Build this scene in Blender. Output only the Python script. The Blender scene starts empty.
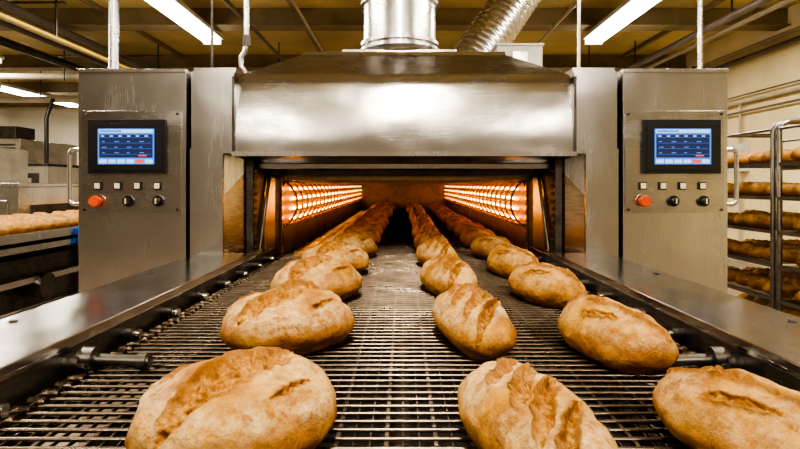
import bpy, bmesh, math, random
from mathutils import Vector, Matrix, noise
random.seed(7)
D=bpy.data; S=bpy.context.scene
S.view_settings.look='AgX - High Contrast'

# ---------------------------------------------------------------- materials
def newmat(name):
    m=D.materials.new(name); m.use_nodes=True
    nt=m.node_tree; b=nt.nodes['Principled BSDF']; return m,nt,b
def N(nt,t,**k):
    n=nt.nodes.new(t)
    for a,v in k.items(): setattr(n,a,v)
    return n
def noise_node(nt,scale=(1,1,1),s=5,detail=4,rough=.6,coord='Object'):
    tc=N(nt,'ShaderNodeTexCoord'); mp=N(nt,'ShaderNodeMapping'); mp.inputs['Scale'].default_value=scale
    nz=N(nt,'ShaderNodeTexNoise'); nz.inputs['Scale'].default_value=s; nz.inputs['Detail'].default_value=detail; nz.inputs['Roughness'].default_value=rough
    nt.links.new(tc.outputs[coord],mp.inputs[0]); nt.links.new(mp.outputs[0],nz.inputs['Vector']); return nz
def ramp(nt,src,stops):
    r=N(nt,'ShaderNodeValToRGB'); e=r.color_ramp.elements
    while len(e)<len(stops): e.new(.5)
    for i,(p,c) in enumerate(stops):
        e[i].position=p; e[i].color=(c[0],c[1],c[2],1) if hasattr(c,'__len__') else (c,c,c,1)
    nt.links.new(src,r.inputs[0]); return r
def mat_metal(name,c1,c2,r1,r2,brush=(1,1,40),s=3,metal=1.0,bump=.0,blot=(1,1,1),wave=0):
    m,nt,b=newmat(name)
    n1=noise_node(nt,blot,s,6,.65); n2=noise_node(nt,brush,12,3,.6)
    mx=N(nt,'ShaderNodeMath',operation='MULTIPLY_ADD'); mx.inputs[1].default_value=.35
    nt.links.new(n2.outputs[0],mx.inputs[0])
    sc=N(nt,'ShaderNodeMath',operation='MULTIPLY'); sc.inputs[1].default_value=.65
    nt.links.new(n1.outputs[0],sc.inputs[0]); nt.links.new(sc.outputs[0],mx.inputs[2])
    rc=ramp(nt,mx.outputs[0],[(.32,c1),(.66,c2)]); nt.links.new(rc.outputs[0],b.inputs['Base Color'])
    rr=ramp(nt,mx.outputs[0],[(.32,r2),(.66,r1)]); nt.links.new(rr.outputs[0],b.inputs['Roughness'])
    b.inputs['Metallic'].default_value=metal
    last=None
    if wave:
        n3=noise_node(nt,(1,1,1.6),3.0,1,.4)
        bw=N(nt,'ShaderNodeBump'); bw.inputs['Strength'].default_value=1; bw.inputs['Distance'].default_value=wave
        nt.links.new(n3.outputs[0],bw.inputs['Height']); last=bw; nt.links.new(bw.outputs[0],b.inputs['Normal'])
    if bump:
        bp=N(nt,'ShaderNodeBump'); bp.inputs['Strength'].default_value=bump; bp.inputs['Distance'].default_value=.002
        nt.links.new(n2.outputs[0],bp.inputs['Height']); nt.links.new(bp.outputs[0],b.inputs['Normal'])
        if last: nt.links.new(last.outputs[0],bp.inputs['Normal'])
    return m
def mat_plain(name,c,rough=.5,metal=0,var=.15,s=6,bump=0):
    m,nt,b=newmat(name); n=noise_node(nt,(1,1,1),s,5,.6)
    r=ramp(nt,n.outputs[0],[(.35,[x*(1-var) for x in c]),(.65,[min(1,x*(1+var)) for x in c])])
    nt.links.new(r.outputs[0],b.inputs['Base Color']); b.inputs['Roughness'].default_value=rough; b.inputs['Metallic'].default_value=metal
    if bump:
        bp=N(nt,'ShaderNodeBump'); bp.inputs['Strength'].default_value=bump; bp.inputs['Distance'].default_value=.01
        nt.links.new(n.outputs[0],bp.inputs['Height']); nt.links.new(bp.outputs[0],b.inputs['Normal'])
    return m
def mat_emit(name,c,s):
    m,nt,b=newmat(name); b.inputs['Base Color'].default_value=(*[x*.5 for x in c],1)
    b.inputs['Emission Color'].default_value=(*c,1); b.inputs['Emission Strength'].default_value=s; return m

STEEL=mat_metal('stainless_brushed',(.54,.52,.495),(.74,.725,.70),.17,.32,(30,30,.6),1.8,bump=.012,blot=(1.5,1.5,.6),wave=.004)
STEELH=mat_metal('stainless_hood',(.40,.38,.355),(.68,.655,.62),.16,.34,(.8,1,60),3.2,bump=.04,blot=(1,1,1.6),wave=.010)
STEELR=mat_metal('stainless_rail_worn',(.36,.35,.33),(.74,.725,.70),.10,.28,(60,1.5,60),5,bump=.06,blot=(1.6,.8,1),wave=.003)
GALV=mat_metal('galvanised_duct',(.46,.45,.44),(.72,.71,.70),.22,.36,(1,1,8),4,bump=.03,wave=.006)
DARKST=mat_metal('dark_steel',(.05,.043,.037),(.17,.155,.14),.30,.5,(1,1,10),8,bump=.1)
BELTM=mat_metal('oiled_belt_wire',(.075,.055,.038),(.25,.20,.15),.22,.40,(1,1,1),7)
PAN=mat_plain('belt_pan_dark',(.012,.009,.007),.6,0,.5,9,.3)  # near-black mottled colour for the pan below the belt
COPPER=mat_metal('copper_toned_steel',(.32,.21,.14),(.54,.41,.30),.18,.34,(1,1,12),4)  # copper-brown metal tone, shared by wing plates and heater ribs
OVENIN=mat_metal('oven_lining',(.20,.135,.08),(.44,.33,.22),.30,.5,(1,8,1),4)
BLACK=mat_plain('black_plastic',(.012,.012,.013),.35)
ORANGE=mat_plain('orange_red_knob',(.58,.07,.012),.35)
CREAMB=mat_plain('button_cream',(.62,.55,.40),.4)
WALLM=mat_plain('cream_wall_paint',(.80,.68,.40),.7,0,.10,1.2,.1)
WALLW=mat_plain('white_wall_paint',(.86,.83,.74),.7,0,.06,1.0,.1)
WALLD=mat_plain('brown_wall_paint',(.48,.42,.33),.7,0,.45,.6,.1)
CEILM=mat_plain('ceiling_panel_paint',(.56,.45,.21),.75,0,.2,.8,.1)
BEAMM=mat_plain('ceiling_beam_paint',(.25,.195,.105),.6,0,.2,3)
FLOORM=mat_plain('quarry_floor',(.24,.19,.14),.40,0,.25,2.5,.2)
PIPEW=mat_plain('pipe_paint',(.46,.40,.30),.45,0,.12,4)
PIPED=mat_plain('dark_pipe_paint',(.17,.14,.11),.45,.3,.12,4)
PIPEY=mat_plain('yellow_gas_pipe',(.65,.46,.10),.45,0,.12,4)
PIPEC=mat_plain('copper_fitting',(.55,.17,.08),.35,.6,.15,4)
WHITEM=mat_plain('white_enamel',(.66,.65,.60),.45)
RACKM=mat_metal('rack_frame_steel',(.12,.115,.11),(.28,.265,.25),.3,.45,(1,1,10),6)
BLUEC=mat_plain('blue_cloth',(.02,.10,.42),.8)
TUBE=mat_emit('fluorescent_tube',(1,.97,.90),16)
HEAT=mat_emit('infrared_element',(1,.27,.018),7)
HEATC=mat_emit('infrared_element_core',(1,.50,.09),32)
SCRB=mat_emit('screen_blue',(.07,.24,.75),.75)
SCRD=mat_emit('screen_dark',(.008,.02,.09),.7)
SCRL=mat_emit('screen_light',(.40,.62,.95),.9)
SCRR=mat_emit('screen_red',(.9,.08,.08),.8)

def mat_bread(name,flour=1.0):
    m,nt,b=newmat(name); L=nt.links
    at=N(nt,'ShaderNodeAttribute',attribute_name='score'); sp=N(nt,'ShaderNodeSeparateColor'); L.new(at.outputs['Color'],sp.inputs[0])
    oi=N(nt,'ShaderNodeObjectInfo'); tc=N(nt,'ShaderNodeTexCoord')
    ad=N(nt,'ShaderNodeVectorMath',operation='ADD'); ml=N(nt,'ShaderNodeVectorMath',operation='SCALE'); ml.inputs['Scale'].default_value=13
    cb=N(nt,'ShaderNodeCombineXYZ'); L.new(oi.outputs['Random'],cb.inputs[0]); L.new(oi.outputs['Random'],cb.inputs[1])
    L.new(cb.outputs[0],ml.inputs[0]); L.new(tc.outputs['Object'],ad.inputs[0]); L.new(ml.outputs[0],ad.inputs[1])
    def nz(s,d=5,r=.65):
        n=N(nt,'ShaderNodeTexNoise'); n.inputs['Scale'].default_value=s; n.inputs['Detail'].default_value=d; n.inputs['Roughness'].default_value=r
        L.new(ad.outputs[0],n.inputs['Vector']); return n.outputs[0]
    a=nz(13,6,.7); f=nz(42,8,.8); g=nz(140,3)
    crust=ramp(nt,a,[(.36,(.25,.090,.008)),(.5,(.42,.19,.026)),(.65,(.57,.32,.065))])
    scol=ramp(nt,f,[(.38,(.20,.066,.007)),(.50,(.41,.18,.028)),(.66,(.66,.41,.115))])
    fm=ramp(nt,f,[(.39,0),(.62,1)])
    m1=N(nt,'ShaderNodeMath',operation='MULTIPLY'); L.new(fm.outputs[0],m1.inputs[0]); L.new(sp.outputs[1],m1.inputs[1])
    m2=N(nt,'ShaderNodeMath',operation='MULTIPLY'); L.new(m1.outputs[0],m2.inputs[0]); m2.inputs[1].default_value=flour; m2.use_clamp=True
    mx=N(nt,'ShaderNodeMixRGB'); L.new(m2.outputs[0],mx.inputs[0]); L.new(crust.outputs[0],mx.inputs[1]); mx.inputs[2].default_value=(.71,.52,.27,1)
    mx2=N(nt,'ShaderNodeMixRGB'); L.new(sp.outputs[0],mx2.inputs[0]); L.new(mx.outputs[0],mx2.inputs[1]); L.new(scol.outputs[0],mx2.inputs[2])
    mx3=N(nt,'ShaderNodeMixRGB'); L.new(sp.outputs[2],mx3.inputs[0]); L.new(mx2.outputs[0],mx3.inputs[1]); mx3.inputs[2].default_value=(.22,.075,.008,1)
    L.new(mx3.outputs[0],b.inputs['Base Color']); b.inputs['Roughness'].default_value=.55
    b.inputs['Specular IOR Level'].default_value=.25
    am=N(nt,'ShaderNodeMath',operation='ADD'); L.new(f,am.inputs[0]); g2=N(nt,'ShaderNodeMath',operation='MULTIPLY'); L.new(g,g2.inputs[0]); g2.inputs[1].default_value=.4; L.new(g2.outputs[0],am.inputs[1])
    bp=N(nt,'ShaderNodeBump'); bp.inputs['Strength'].default_value=1.0; bp.inputs['Distance'].default_value=.010
    L.new(am.outputs[0],bp.inputs['Height']); L.new(bp.outputs[0],b.inputs['Normal'])
    return m
BREAD=mat_bread('bread_crust_floury',.90)
BREAD2=mat_bread('bread_crust_golden',.52)

# ---------------------------------------------------------------- builder
class B:
    def __init__(s,name): s.name=name; s.v=[]; s.f=[]; s.mi=[]; s.sm=[]; s.mats=[]
    def m(s,mat):
        if mat not in s.mats: s.mats.append(mat)
        return s.mats.index(mat)
    def add(s,vs,fs,mat,smooth=False):
        o=len(s.v); s.v+= [tuple(v) for v in vs]; k=s.m(mat)
        for f in fs: s.f.append([i+o for i in f]); s.mi.append(k); s.sm.append(smooth)
    def box(s,x0,x1,y0,y1,z0,z1,mat):
        if x0>x1:x0,x1=x1,x0
        v=[(x,y,z) for z in(z0,z1) for y in(y0,y1) for x in(x0,x1)]
        s.add(v,[(0,2,3,1),(4,5,7,6),(0,1,5,4),(2,6,7,3),(0,4,6,2),(1,3,7,5)],mat)
    def cyl(s,p0,p1,r,mat,n=14,r2=None,cap=True):
        p0=Vector(p0);p1=Vector(p1);d=(p1-p0).normalized()
        u=d.cross(Vector((0,0,1)) if abs(d.z)<.9 else Vector((1,0,0))).normalized(); w=d.cross(u)
        r2=r if r2 is None else r2; v=[]
        for p,rr in((p0,r),(p1,r2)):
            for i in range(n):
                a=2*math.pi*i/n; v.append(p+u*math.cos(a)*rr+w*math.sin(a)*rr)
        s.add(v,[(i,(i+1)%n,(i+1)%n+n,i+n) for i in range(n)],mat,True)
        if cap:
            s.add(v[:n],[tuple(reversed(range(n)))],mat); s.add(v[n:],[tuple(range(n))],mat)
    def tube(s,pts,r,mat,n=12):
        pts=[Vector(p) for p in pts]; rings=[]; pu=None
        for i,p in enumerate(pts):
            d=((pts[min(i+1,len(pts)-1)]-pts[max(i-1,0)])).normalized()
            if pu is None: u=d.cross(Vector((0,0,1)) if abs(d.z)<.9 else Vector((1,0,0))).normalized()
            else: u=(pu-d*pu.dot(d)).normalized()
            pu=u; w=d.cross(u); rr=r[i] if isinstance(r,list) else r
            rings+= [p+u*math.cos(2*math.pi*k/n)*rr+w*math.sin(2*math.pi*k/n)*rr for k in range(n)]
        fs=[]
        for i in range(len(pts)-1):
            for k in range(n): fs.append((i*n+k,i*n+(k+1)%n,(i+1)*n+(k+1)%n,(i+1)*n+k))
        s.add(rings,fs,mat,True)
        s.add(rings[:n],[tuple(reversed(range(n)))],mat); s.add(rings[-n:],[tuple(range(n))],mat)
    def build(s,bevel=0,parent=None):
        me=D.meshes.new(s.name); me.from_pydata(s.v,[],s.f)
        for mt in s.mats: me.materials.append(mt)
        me.polygons.foreach_set('material_index',s.mi); me.polygons.foreach_set('use_smooth',s.sm); me.update()
        o=D.objects.new(s.name,me); S.collection.objects.link(o)
        if bevel:
            mo=o.modifiers.new('bevel','BEVEL'); mo.width=bevel; mo.segments=2; mo.limit_method='ANGLE'; mo.angle_limit=math.radians(50)
        if parent: o.parent=parent
        return o

# ---------------------------------------------------------------- room
XL,XR,YB,YF,ZC=-11.0,5.0,15.0,-8.0,3.6
def shell(name,box,mat):
    b=B(name); b.box(*box,mat); return b.build()
shell('floor',(XL-.2,XR+.2,YF-.2,YB+.2,-.1,0),FLOORM)
shell('ceiling',(XL-.2,XR+.2,YF-.2,YB+.2,ZC,ZC+.1),CEILM)
shell('wall_left',(XL-.2,XL,YF-.2,YB+.2,0,ZC),WALLW)
shell('wall_right',(XR,XR+.2,YF-.2,YB+.2,0,ZC),WALLM)
shell('wall_back',(XL,XR,YB,YB+.2,0,ZC),WALLW)
shell('wall_front',(XL,XR,YF-.2,YF,0,ZC),WALLD)
b=B('ceiling_beams')
for y in [-6,-3,-.5,2,4.5,7,9.5,12,14.3]:
    b.box(XL,XR,y-.07,y+.07,ZC-.22,ZC,BEAMM); b.box(XL,XR,y-.13,y+.13,ZC-.24,ZC-.22,BEAMM)
for x in [-9,-6.4,-3.9,-1.4,1.3,3.9]:
    b.box(x-.025,x+.025,YF,YB,ZC-.06,ZC,BEAMM)
b.build()
b=B('overhead_pipes')
for x,z,r,m in [(-4.6,3.27,.07,PIPEW),(-4.35,3.27,.05,PIPED),(-4.85,3.27,.045,PIPED),(-3.9,2.95,.022,PIPEY),(-5.3,3.2,.06,DARKST),(-1.9,3.28,.025,PIPED),(-1.2,3.30,.018,PIPEW),(1.9,3.29,.02,PIPEW),(3.7,3.2,.045,PIPED),(4.1,3.26,.03,PIPEW)]:
    b.cyl((x,YF+.05,z),(x,YB-.05,z),r,m,12)
for y in [1.3,3.5,6,8.5,11]:
    b.box(-5.5,-3.8,y-.02,y+.02,3.345,3.36,DARKST)
    for x in(-5.4,-3.9,3.7): b.cyl((x,y,2.96 if x<0 else 3.2),(x,y,ZC),.012,DARKST,8)
for y,z,r in[(8.6,3.05,.05),(10.3,2.95,.06)]:
    b.cyl((-8,y,z),(4.7,y,z),r,PIPEW,10)
    for x in(-7,-2,3): b.cyl((x,y,z),(x,y,ZC),.01,DARKST,6)
b.build()
b=B('service_pipes')
for z,r,m in[(2.36,.016,PIPED),(2.50,.022,PIPEW),(2.60,.012,PIPED),(3.12,.035,PIPED),(3.25,.025,PIPEW)]:
    b.cyl((4.92,YF+.1,z),(4.92,YB-.1,z),r,m,10)
for y in [1.5,4,6.5,9,12]:
    b.box(4.88,4.995,y-.02,y+.02,2.32,2.65,PIPED); b.box(4.88,4.995,y-.02,y+.02,3.08,3.30,PIPED)
for y in(5.2,7.8): b.cyl((4.93,y,.2),(4.93,y,2.5),.02,PIPEW,10); b.box(4.86,4.995,y-.12,y+.12,1.5,1.9,WHITEM)
b.build()
b=B('trim_1'); b.box(4.96,5.0,YF,YB,0,.18,PIPEW); b.build()

def fixture(x,y0,y1,z=3.30,power=120):
    b=B('fluorescent_ceiling_light')
    b.box(x-.15,x+.15,y0,y1,z,z+.05,WHITEM)
    b.box(x-.05,x+.05,y0,y1,z+.05,z+.09,WHITEM)
    for dx in(-.075,.075): b.cyl((x+dx,y0+.04,z-.034),(x+dx,y1-.04,z-.034),.030,TUBE,12)
    for yy in(y0,y1-.03): b.box(x-.12,x+.12,yy,yy+.03,z-.07,z,WHITEM)
    for yy in(y0+.4,y1-.4): b.cyl((x,yy,z+.09),(x,yy,ZC),.008,DARKST,6)
    o=b.build()
    l=D.lights.new('tube_glow','AREA'); l.shape='RECTANGLE'; l.size=.20; l.size_y=y1-y0-.1; l.energy=power; l.color=(1,.885,.715)
    lo=D.objects.new('tube_glow',l); S.collection.objects.link(lo); lo.location=(x,(y0+y1)/2,z-.070); lo.parent=o
P=114
for x,y0,y1 in [(-2.62,4.75,7.35),(2.62,4.75,7.35),(-2.62,.9,3.5),(2.62,.9,3.5),(-1.9,-3.6,-1.1),(1.9,-3.6,-1.1),(0,-1.3,1.2),(-8.2,10.7,13.3),(-6.5,6.0,8.5),(-6.5,1.5,4),(3.2,10.2,12.8)]:
    fixture(x,y0,y1,3.30,P)

# ---------------------------------------------------------------- tunnel oven
oven=D.objects.new('tunnel_bread_oven',None); S.collection.objects.link(oven)
b=B('hood')
rows=[(2.600,1.452,.83)]
for k in range(1,9):
    t=k/8; rows.append((2.600+.040*t*t,1.452+.345*t,.83))
for k in range(1,7):
    t=k/6; rows.append((2.64+.055*t,1.797+.065*math.sin(math.radians(90*t)),.83-.012*t*t))
NS=len(rows)
rows+=[(3.05,2.045,.58),(3.06,2.065,.58)]
vs=[]
for y,z,h in rows: vs+=[(-h,3.5,z),(-h,y,z),(h,y,z),(h,3.5,z)]
f1=[];f2=[]
for i in range(len(rows)-1):
    a=i*4
    for k in range(3):
        (f1 if (k==1 and i<NS-1) else f2).append((a+k,a+k+1,a+5+k,a+4+k))
n=(len(rows)-1)*4; f2.append((n,n+1,n+2,n+3))
b.add(vs,f1,STEELH,True); b.add(vs,f2,STEELH)
b.box(-.835,.835,2.575,2.60,1.44,1.462,STEEL)
b.box(-.838,-.826,2.592,2.66,1.46,1.83,DARKST); b.box(.826,.838,2.592,2.66,1.46,1.83,DARKST)
for s in(-1,1):
    b.box(s*.84,s*1.05,2.63,3.5,1.475,1.86,STEEL)
    b.box(s*.835,s*1.052,2.615,3.5,1.455,1.478,STEEL)
    b.box(s*.84,s*1.05,2.66,3.5,1.86,1.885,STEEL)
    b.box(s*.885,s*1.045,2.60,3.4,0,1.455,STEEL)
    v=[(s*.885,2.62,.93),(s*.885,2.62,1.25),(s*.80,2.72,1.375),(s*.775,2.75,1.375),(s*.775,2.75,.93)]
    b.add(v,[(0,1,2,3,4)],COPPER)
    v2=[(s*.885,2.62,1.25),(s*.885,2.62,1.452),(s*.80,2.72,1.452),(s*.80,2.72,1.375)]
    b.add(v2,[(0,1,2,3)],STEEL)
b.build(0,oven)
b=B('throat')
b.add([(-.83,2.61,1.45),(.83,2.61,1.45),(.70,3.1,1.345),(-.70,3.1,1.345)],[(0,1,2,3)],DARKST)
for s in(-1,1):
    b.add([(s*.80,2.72,.84),(s*.80,2.72,1.43),(s*.70,3.1,1.345),(s*.70,3.1,.84)],[(0,1,2,3)],DARKST)
    b.add([(s*.780,2.80,.86),(s*.780,2.80,1.38),(s*.725,3.00,1.34),(s*.725,3.00,.86)],[(0,1,2,3)],STEEL)
    for k in range(12):
        t=k/11; p=Vector((s*.775,2.735,.95+t*.42)); b.cyl(p,p+Vector((-s*.02,-.02,0)),.011,DARKST,8)
    b.box(s*.70,s*.735,3.06,3.10,.84,1.36,COPPER)
    b.box(s*.765,s*.80,2.70,2.73,.84,1.43,DARKST)
    b.cyl((s*.765,2.78,.88),(s*.735,2.92,1.36),.010,DARKST,8)
    c0=(s*.70,3.095,1.345); arc=[(s*(.70-.10*(1-math.sin(math.radians(a)))),3.095,1.345-.06*(1-math.cos(math.radians(a)))) for a in range(0,91,15)]
    b.add([c0]+arc,[(0,i+1,i+2) for i in range(len(arc)-1)],DARKST)
b.box(-.79,.79,2.78,2.80,1.385,1.412,STEEL)
b.box(-.74,.74,2.93,2.95,1.350,1.385,DARKST)
b.box(-.70,.70,3.06,3.09,1.325,1.352,COPPER)
b.build(.002,oven)
b=B('baking_chamber')
YE=9.0
b.box(-.74,-.70,3.1,YE,.80,1.345,OVENIN); b.box(.70,.74,3.1,YE,.80,1.345,OVENIN)
b.box(-1.0,1.0,3.1,YE,1.345,1.80,OVENIN)
b.box(-1.0,-.74,3.42,YE,.0,1.345,STEEL); b.box(.74,1.0,3.42,YE,.0,1.345,STEEL)
b.box(-.70,.70,YE-.04,YE,.8,1.345,OVENIN)
for i in range(14):
    y=3.4+i*.42
    b.box(-.70,.70,y,y+.02,1.315,1.345,OVENIN)
b.build(0,oven)
b=B('infrared_heaters')
for s in(-1,1):
    y=3.14; st=.17
    while y<8.6:
        for j,z in enumerate((1.278,1.220,1.162,1.104)):
            b.cyl((s*.668,y,z),(s*.668,y+.125,z),.010,HEAT,8)
            b.cyl((s*.660,y+.03,z),(s*.660,y+.09,z),.0065,HEATC,6)
        pts=[(s*(.700-.075*math.sin(math.pi*k/10)**.7),y-.015,1.06+.265*k/10) for k in range(11)]
        b.tube(pts,.0065,COPPER,6)
        y+=st; st*=1.03
    for z in(1.249,1.191,1.133): b.cyl((s*.640,3.12,z),(s*.640,8.8,z),.0035,COPPER,5)
    for z in(1.318,1.07): b.box(s*.66,s*.70,3.12,8.8,z-.006,z+.006,COPPER)
b.build(0,oven)
oven.location.x=.006

def cabinet(s):
    b=B('control_cabinet'); cx=s*1.32; yf=2.60
    inner=cx-s*(.262 if s<0 else .248)
    b.box(inner,cx+s*.262,yf,3.35,0,1.85,STEEL)
    b.box(inner,cx+s*.264,yf-.008,3.36,1.85,1.865,STEEL)
    b.box(cx-.24,cx+.24,yf-.010,yf,1.165,1.66,STEELH)
    for dx in(-.225,.225):
        for z in(1.18,1.645): b.cyl((cx+dx,yf-.015,z),(cx+dx,yf-.008,z),.007,DARKST,8)
    sx=cx+(-.012 if s<0 else .026); zc=1.485
    b.box(sx-.186,sx+.186,yf-.030,yf-.008,zc-.13,zc+.13,BLACK)
    b.box(sx-.170,sx+.170,yf-.034,yf-.028,zc-.113,zc+.113,BLACK)
    y1=yf-.0345
    def r(x0,x1,z0,z1,m,k=0): b.box(sx+x0,sx+x1,y1-.0015-k*.0008,y1,zc+z0,zc+z1,m)
    r(-.136,.136,-.086,.086,SCRB); r(-.130,.130,.066,.082,SCRL,1); r(-.125,-.02,.070,.079,SCRB,2)
    r(-.128,.128,-.053,.058,SCRD,1)
    for k in range(4): r(-.122,.122,.043-k*.027,.0442-k*.027,SCRB,2)
    for k in range(6): r(-.12+k*.042,-.104+k*.042,.048,.0525,SCRL,2)
    for j in range(3):
        for k in range(4): r(-.115+k*.060,-.115+k*.060+.014+.008*((k+j)%2),.022-j*.027,.026-j*.027,SCRB,2)
    r(.06,.10,-.047,-.041,SCRR,2)
    for k in range(6): r(-.129+k*.044,-.092+k*.044,-.080,-.062,SCRR if k==4 else SCRL,1)
    for k in range(4):
        bx=cx-.158+k*.096 ; b.box(bx-.017,bx+.017,yf-.020,yf-.008,1.278,1.314,BLACK)
        b.box(bx-.012,bx+.012,yf-.026,yf-.018,1.283,1.309,CREAMB)
    b.cyl((cx-.158,yf-.008,1.222),(cx-.158,yf-.016,1.222),.034,STEEL,20)
    b.cyl((cx-.158,yf-.016,1.222),(cx-.158,yf-.04,1.222),.018,ORANGE,20)
    b.cyl((cx-.158,yf-.04,1.222),(cx-.158,yf-.055,1.222),.028,ORANGE,20,.024)
    for dx in(-.01,.135):
        b.cyl((cx+dx,yf-.008,1.222),(cx+dx,yf-.022,1.222),.027,BLACK,18)
        b.cyl((cx+dx,yf-.022,1.222),(cx+dx,yf-.045,1.222),.017,DARKST,16,.014)
        b.box(cx+dx-.003,cx+dx+.003,yf-.049,yf-.044,1.210,1.236,CREAMB)
    ex=cx+s*.262
    base=[(ex-s*.005,1.205),(ex+s*.035,1.205)]
    for a in range(0,91,15):
        t=math.radians(a); base.append((ex+s*(.035+.027*math.sin(t)),1.232-.027*math.cos(t)))
    top=[(x,1.205+1.475-z) for x,z in reversed(base)]
    b.tube([(x,yf+.03,z) for x,z in base+top],.011,STEEL,10)
    return b.build(.003)
cabinet(-1); cabinet(1)

# ---------------------------------------------------------------- conveyor
conv=D.objects.new('oven_conveyor',None); S.collection.objects.link(conv)
Y0=-.6
b=B('wire_belt')
y=Y0
while y<8.9:
    n=6 if y<3 else 4
    b.cyl((-.665,y,.895),(.665,y,.895),.0042,BELTM,n,cap=False); y+=.0315
x=-.655; k=0
while x<.66:
    w=.0009 if k%3 else .0034
    b.box(x-w,x+w,Y0,8.9,.888,.8945,BELTM); x+=.0262; k+=1
b.build(0,conv)
b=B('belt_bed')
b.box(-.70,.70,Y0,8.95,.70,.72,PAN)
for x in(-.42,0,.42): b.box(x-.012,x+.012,Y0,8.95,.85,.885,DARKST)
y=Y0+.1
while y<8.8: b.cyl((-.70,y,.85),(.70,y,.85),.022,DARKST,12); y+=.45
b.cyl((-.69,Y0,.83),(.69,Y0,.83),.068,DARKST,24)
b.build(0,conv)
b=B('side_rails')
for s in(-1,1):
    b.box(s*.72,s*1.0,Y0-.1,2.62,.945,.967,STEELR)
    b.box(s*.72,s*.735,Y0-.1,3.08,.78,.950,DARKST)
    b.box(s*.715,s*.740,Y0-.1,2.72,.955,.975,STEELR)
    b.box(s*.985,s*1.0,Y0-.1,2.62,.72,.95,STEELR)
    b.box(s*.66,s*.72,Y0-.1,8.9,.855,.868,DARKST)
    yy=Y0+.1
    while yy<3.0:
        b.cyl((s*.72,yy,.915),(s*.690,yy,.915),.021,DARKST,14); b.cyl((s*.69,yy,.915),(s*.678,yy,.915),.012,STEELR,10)
        yy+=.235
    for yy in(Y0+.1,1.0,2.4):
        b.box(s*.90,s*.97,yy,yy+.07,0,.945,STEELR); b.cyl((s*.935,yy+.035,0),(s*.935,yy+.035,.02),.06,DARKST,14)
    b.box(s*.92,s*.95,Y0+.1,2.4,.25,.30,STEELR)
    for yy in(.6,1.3,2.0): b.cyl((s*.95,yy,.966),(s*.95,yy,.970),.010,DARKST,10)
b.build(.003,conv)
b=B('drive_chain')
for s in(-1,1):
    y=Y0; k=0
    while y<3.4:
        b.cyl((s*.668,y,.893),(s*.700,y,.893),.010,BELTM,8)
        xx=.674 if k%2 else .690
        b.box(s*xx,s*(xx+.004),y-.004,y+.044,.884,.902,STEELR)
        y+=.040; k+=1
    b.cyl((s*.72,1.16,.922),(s*.55,1.16,.916),.014,DARKST,16)
    b.cyl((s*.70,1.16,.922),(s*.668,1.16,.922),.026,DARKST,18)
    b.cyl((s*.575,1.16,.917),(s*.555,1.16,.917),.018,DARKST,16)
b.build(.001,conv)

# ---------------------------------------------------------------- bread
def smst(a,b_,x):
    t=max(0,min(1,(x-a)/(b_-a))); return t*t*(3-2*t)
def loaf_mesh(name,L,W,H,slashes,seed,sub=7,flour=1,pw=2.2,mat=None):
    bm=bmesh.new(); bmesh.ops.create_icosphere(bm,subdivisions=sub,radius=1)
    bm.verts.index_update()
    cl=bm.loops.layers.float_color.new('score'); cols={}
    off=Vector((seed*7.3,seed*3.1,0))
    for v in bm.verts:
        n=v.co.copy()
        r=math.hypot(n.x,n.y); a=math.atan2(n.y,n.x)
        k=(abs(math.cos(a))**pw+abs(math.sin(a))**pw)**(-1/pw)
        rr=r**.92 if r>0 else 0
        x=L/2*rr*k*math.cos(a); y=W/2*rr*k*math.sin(a)
        if n.z>=0: z=H*(.34+.66*n.z**.97)
        else: z=H*(.34-.34*min(1,(-n.z*1.7))**.9)
        if n.z<0: q=1-.17*min(1,-n.z*1.7)**1.5; x*=q;y*=q
        p=Vector((x,y,z))
        nn=Vector((x/(L*L),y/(W*W),(z-.26*H)/(H*H)*.3)).normalized() if r>.001 else Vector((0,0,1))
        d=noise.noise(p*9+off)*.012+noise.noise(p*26+off)*.006+noise.noise(p*60+off)*.002
        sc=0; rim=0
        for cx,cy,an,ln,wd,dep in slashes:
            if n.z<=0: break
            ca,sa=math.cos(an),math.sin(an); ux=(x-cx)*ca+(y-cy)*sa; t=-(x-cx)*sa+(y-cy)*ca
            q=1-(2*ux/ln)**2
            if q<=0: continue
            wob=min(1,wd/.02)
            t+=wob*(.006*math.sin(ux*16+seed)+noise.noise(Vector((ux*26,0,seed)))*.010)+noise.noise(Vector((ux*75,t*20,seed)))*.006
            w=wd*(q**.6)+1e-5
            e=abs(t)/w
            m=1-smst(.82,1.08,e); sc=max(sc,m)
            u=max(0,min(1,(t/w+1)/2))
            d+= -dep*m*(.75+.25*math.sin(u*3.1416))*(1-.5*u)*min(1,q*1.6)
            hw=max(.0035,.22*w)
            rd=math.exp(-((t-w*1.05)/hw)**2)*min(1,q*2); rim=max(rim,rd)
            rl=math.exp(-((t+w*.95)/(hw*.8))**2)*min(1,q*2); rim=max(rim,rl*.7)  # brown slash rims, with relief shade painted into the colour
            d+= dep*.60*rd
            d+= m*noise.noise(p*60+off)*.009+m*noise.noise(p*130+off)*.007
        p+=nn*d
        p.z=max(0,p.z)
        v.co=p
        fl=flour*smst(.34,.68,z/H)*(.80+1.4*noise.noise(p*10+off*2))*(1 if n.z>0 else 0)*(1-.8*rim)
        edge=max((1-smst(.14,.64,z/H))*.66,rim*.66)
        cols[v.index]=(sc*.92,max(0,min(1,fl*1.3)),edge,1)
    for f in bm.faces:
        f.smooth=True
        for l in f.loops: l[cl]=cols[l.vert.index]
    me=D.meshes.new(name); bm.to_mesh(me); bm.free(); me.materials.append(mat or BREAD); return me
def sl_left(sd):
    r=random.Random(sd)
    return [(-.015,-.018,.20+.08*r.uniform(-1,1),.28,.032,.016),(.035,-.090,.25,.09,.004,.007),(-.05,.065,.25,.12,.007,.009)]
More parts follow.
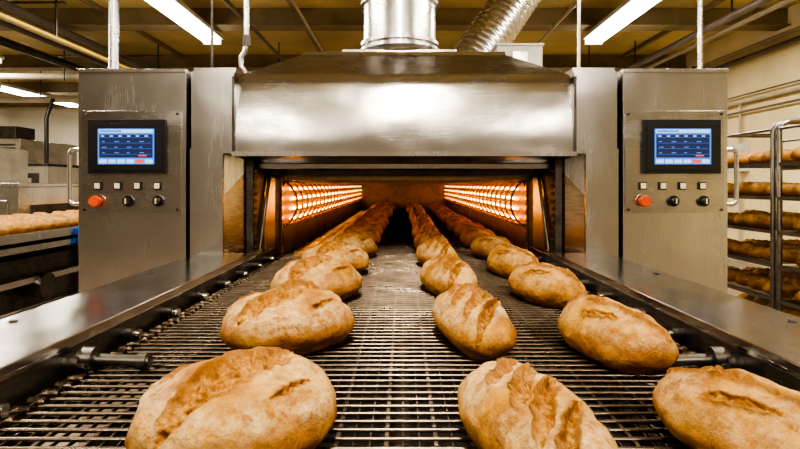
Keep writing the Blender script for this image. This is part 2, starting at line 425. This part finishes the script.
def sl_mid(sd):
    r=random.Random(sd)
    return [(x-.01,0,-.72+r.uniform(-.14,.14),ln*r.uniform(.9,1.1),wd,.017) for x,ln,wd in((-.118,.12,.012),(-.055,.15,.015),(.012,.15,.015),(.080,.13,.013))]
def sl_right(sd):
    r=random.Random(sd)
    return [(-.100,-.010,.22,.13,.012,.016),(-.01,.0,.25,.16,.015,.018),(.085,.008,.25,.13,.013,.016),(-.02,.052,.20,.12,.008,.010)]
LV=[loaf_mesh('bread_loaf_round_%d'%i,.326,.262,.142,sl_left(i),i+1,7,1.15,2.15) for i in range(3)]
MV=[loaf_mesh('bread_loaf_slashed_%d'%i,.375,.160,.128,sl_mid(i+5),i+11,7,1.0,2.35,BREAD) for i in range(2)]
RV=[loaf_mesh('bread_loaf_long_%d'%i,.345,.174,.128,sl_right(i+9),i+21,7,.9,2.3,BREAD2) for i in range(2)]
def put(me,x,y,ang,sc=1):
    o=D.objects.new('bread_loaf',me); S.collection.objects.link(o)
    o.location=(x,y,.8992); o.rotation_euler=(0,0,math.radians(ang)); o.scale=(sc,sc,sc)
def col(ys,x0,var,ang,dy,n):
    y=ys[0]
    for i in range(n):
        if i<len(ys): y=ys[i]; x=x0[i]
        else: y+=dy; x=x0[-1]+random.uniform(-.02,.02)
        if y>8.6: break
        put(var[i%len(var)],x,y,ang+random.uniform(-5,5),random.uniform(.98,1.04) if i else .95)
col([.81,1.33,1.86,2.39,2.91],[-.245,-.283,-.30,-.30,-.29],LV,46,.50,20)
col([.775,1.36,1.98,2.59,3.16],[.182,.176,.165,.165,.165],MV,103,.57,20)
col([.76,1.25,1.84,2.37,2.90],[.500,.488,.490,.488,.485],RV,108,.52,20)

def batch(name,items,parent=None):
    me0=loaf_mesh(name+'_src',.30,.17,.12,[(-.07,0,.7,.12,.014,.014),(.0,0,.7,.13,.014,.014),(.07,0,.7,.12,.014,.014)],33,4,.8,2.2,BREAD2)
    bm=bmesh.new()
    for (x,y,z,a,sc) in items:
        t=bmesh.new(); t.from_mesh(me0); t.transform(Matrix.Translation((x,y,z))@Matrix.Rotation(a,4,'Z')@Matrix.Scale(sc,4))
        tm=D.meshes.new('t'); t.to_mesh(tm); t.free(); bm.from_mesh(tm); D.meshes.remove(tm)
    me=D.meshes.new(name); bm.to_mesh(me); bm.free(); me.materials.append(BREAD2)
    for p in me.polygons: p.use_smooth=True
    o=D.objects.new(name,me); S.collection.objects.link(o)
    if parent: o.parent=parent
    D.meshes.remove(me0); return o

def rack(x0,x1,y0,y1):
    b=B('bread_cooling_rack'); r=.014
    zt=1.72
    for y in(y0,y1):
        pts=[(x0,y,.12),(x0,y,zt-.06),(x0+.02,y,zt-.02),(x0+.07,y,zt),(x1-.07,y,zt),(x1-.02,y,zt-.02),(x1,y,zt-.06),(x1,y,.12)]
        b.tube(pts,.017,RACKM,10)
    for x in(x0,x1):
        b.cyl((x,y0,.16),(x,y1,.16),r,RACKM,8); b.cyl((x,y0,zt-.05),(x,y1,zt-.05),.010,RACKM,8)
        for y in(y0,y1):
            b.cyl((x,y-.015,.05),(x,y+.015,.05),.05,BLACK,14); b.box(x-.02,x+.02,y-.02,y+.02,.07,.13,RACKM)
    items=[]
    for k,z in enumerate((.32,.545,.77,.995,1.22,1.445)):
        for x in(x0,x1): b.box(x-.012,x+.012,y0,y1,z-.02,z+.004,RACKM)
        yy=y0+.02
        while yy<y1: b.cyl((x0,yy,z),(x1,yy,z),.003,RACKM,5,cap=False); yy+=.045
        for xx in(x0+.2,x0+.4,x0+.6): 
            if xx<x1: b.cyl((xx,y0,z),(xx,y1,z),.004,RACKM,5,cap=False)
        for a in range(3):
            yy=y0+.11
            while yy<y1-.06:
                items.append((x0+.14+a*.24+random.uniform(-.01,.01),yy,z+.003,random.uniform(-.25,.25),random.uniform(.70,.88))); yy+=.165
    o=b.build(0); batch('rack_loaves',items,o)
rack(2.47,3.22,2.62,3.50)
rack(2.47,3.22,3.56,4.55)

b=B('bread_transfer_conveyor')
x0,x1,y0,y1=-3.35,-2.46,2.7,8.0
b.box(x0,x1,y0,y1,.90,.93,DARKST)
b.box(x1-.03,x1,y0,y1,.86,.985,STEEL); b.box(x0,x0+.03,y0,y1,.86,.985,STEEL)
for y in [y0+.15+i*.12 for i in range(43)]: b.cyl((x0+.03,y,.94),(x1-.03,y,.94),.022,STEEL,8,cap=False)
for y in(y0+.1,4.2,5.8,7.8):
    for x in(x0+.05,x1-.09): b.box(x,x+.05,y,y+.05,0,.87,STEEL)
    b.box(x0,x1,y,y+.04,.42,.46,DARKST)
for z in(.42,.64): b.box(x1-.08,x1-.03,y0,y1,z,z+.04,STEEL)
b.box(x0+.1,x1-.12,3.4,4.6,.46,.80,DARKST)
b.cyl((x1-.07,3.7,.6),(x1+.0,3.7,.6),.09,DARKST,18)
tco=b.build(.002)
items=[]
for i in range(22):
    for j in range(4): items.append((x0+.14+j*.20+random.uniform(-.02,.02),y0+.2+i*.23,.963,1.5+random.uniform(-.4,.4),.82))
batch('transfer_conveyor_loaves',items,tco)
b=B('dough_divider_machine')
b.box(-5.6,-3.75,5.2,6.9,0,1.28,STEEL); b.box(-5.62,-3.73,5.18,6.92,1.28,1.32,STEEL)
b.box(-5.2,-4.5,5.4,6.4,1.32,1.72,STEELH); b.box(-5.12,-4.7,5.38,5.4,1.42,1.62,BLACK)
b.box(-4.3,-3.85,5.19,5.2,.6,1.15,STEELH); b.cyl((-4.2,5.16,1.0),(-4.2,5.2,1.0),.04,ORANGE,14)
b.box(-3.9,-3.72,5.4,6.6,1.0,1.10,DARKST)
b.box(-5.5,-4.4,5.185,5.2,1.0,1.2,BLACK)
for z in(.25,.55,.9): b.box(-5.5,-4.4,5.185,5.2,z,z+.03,DARKST)
b.tube([(-4.85,5.6,1.72),(-4.85,5.6,2.2),(-4.9,5.7,2.9),(-4.9,5.8,3.1)],.03,BLACK,8)
b.build(.004)
b=B('bread_proofing_machine')
b.box(-8.6,-6.0,9.0,11.0,0,1.62,STEEL); b.box(-8.62,-5.98,8.97,11.02,1.62,1.66,DARKST)
b.box(-8.3,-6.6,9.2,10.8,1.66,2.10,STEELH)
for k in range(5): b.box(-7.0,-6.7,9.18,9.2,1.74+k*.06,1.77+k*.06,DARKST)
b.box(-7.35,-7.1,9.17,9.2,1.80,1.98,BLACK); b.box(-7.5,-6.9,9.5,10,2.10,2.35,DARKST)
b.box(-7.35,-6.15,8.98,9.0,.7,1.5,DARKST); b.box(-7.25,-6.25,8.97,8.98,1.30,1.42,STEEL); b.cyl((-6.08,8.95,1.3),(-6.08,9,1.3),.04,ORANGE,12)
b.tube([(-6.35,9.5,1.66),(-6.35,9.5,2.5),(-6.3,9.6,2.85)],.035,BLACK,8)
b.build(.004)
b=B('blue_apron_cloth')
vs=[];fs=[]
for i in range(9):
    for j in range(5):
        vs.append((-2.44+.02*math.sin(i*1.1+j*.3),4.0+i*.012,.985-j*.035-.01*math.sin(i)))
for i in range(8):
    for j in range(4): a=i*5+j; fs.append((a,a+1,a+6,a+5))
b.add(vs,fs,BLUEC,True); o=b.build(0,tco)
mo=o.modifiers.new('sol','SOLIDIFY'); mo.thickness=.01

# ---------------------------------------------------------------- ducts & conduits
b=B('exhaust_duct')
cx,cy,R=-.02,3.3,.222
b.box(cx-.33,cx+.33,cy-.22,cy+.19,2.066,2.085,STEELH)
b.cyl((cx,cy,2.08),(cx,cy,ZC),R,GALV,48)
for z in(2.115,2.15,2.40,2.43,2.9): b.cyl((cx,cy,z),(cx,cy,z+.018),R+.018,GALV,48)
b.cyl((cx,cy,2.085),(cx,cy,2.115),R+.03,GALV,48,R+.005)
b.build(.002)
b=B('spiral_duct')
p0=Vector((.24,3.75,1.82)); p1=Vector((1.12,4.25,3.10)); pts=[];rad=[]
d=(p1-p0); NN=130
for i in range(NN):
    t=i/(NN-1); pts.append(p0+d*t); rad.append(.160+(.009 if i%4<1 else 0))
b.tube(pts,rad,GALV,32)
b.cyl(p1-d.normalized()*.02,(1.12,4.25,ZC),.16,GALV,28)
b.build()
b=B('hood_junction_box')
b.box(.62,.92,3.52,3.75,1.81,2.22,WHITEM); b.box(.61,.93,3.51,3.76,2.22,2.235,WHITEM); b.box(.72,.82,3.505,3.52,2.10,2.18,STEEL)
b.build(.003)
def pipe(name,pts,r,m,extra=None):
    b=B(name); b.tube(pts,r,m,12)
    if extra: extra(b)
    return b.build()
pipe('conduit_pipe',[(-1.60,2.95,1.866),(-1.60,2.95,ZC)],.026,GALV,lambda b:(b.cyl((-1.56,2.95,1.866),(-1.56,2.95,1.90),.045,GALV,14),b.cyl((-1.50,2.9,1.866),(-1.50,2.9,1.91),.035,PIPEC,14),b.cyl((-1.56,2.92,1.885),(-1.42,2.9,1.885),.018,PIPEC,12)))
pipe('conduit_pipe',[(-1.02,2.85,1.885),(-1.02,2.85,ZC)],.007,DARKST)
pipe('conduit_pipe',[(-.82,3.0,1.885),(-.88,3.0,1.93),(-.91,3.0,1.97),(-.91,3.0,2.02),(-.89,3.0,2.05),(-.88,3.0,2.1),(-.88,3.0,ZC)],.015,GALV,lambda b:(b.cyl((-.88,3.0,2.08),(-.88,3.0,2.14),.024,DARKST,12),b.cyl((-.95,3.0,1.886),(-.95,3.0,1.95),.03,PIPEC,12)))
pipe('conduit_pipe',[(.94,2.85,1.885),(.94,2.85,ZC)],.010,GALV)
pipe('conduit_pipe',[(1.56,2.8,1.866),(1.56,2.8,ZC)],.013,GALV)

# ---------------------------------------------------------------- world & camera
w=D.worlds.new('world'); S.world=w; w.use_nodes=True
w.node_tree.nodes['Background'].inputs[0].default_value=(.6,.55,.45,1); w.node_tree.nodes['Background'].inputs[1].default_value=.3
c=D.cameras.new('camera'); co=D.objects.new('camera',c); S.collection.objects.link(co); S.camera=co
co.location=(0,0,1.3); co.rotation_euler=(math.radians(90),0,0); c.lens=24; c.sensor_width=36
c.shift_y=-39.5/800; c.shift_x=-3/800; c.clip_start=.02
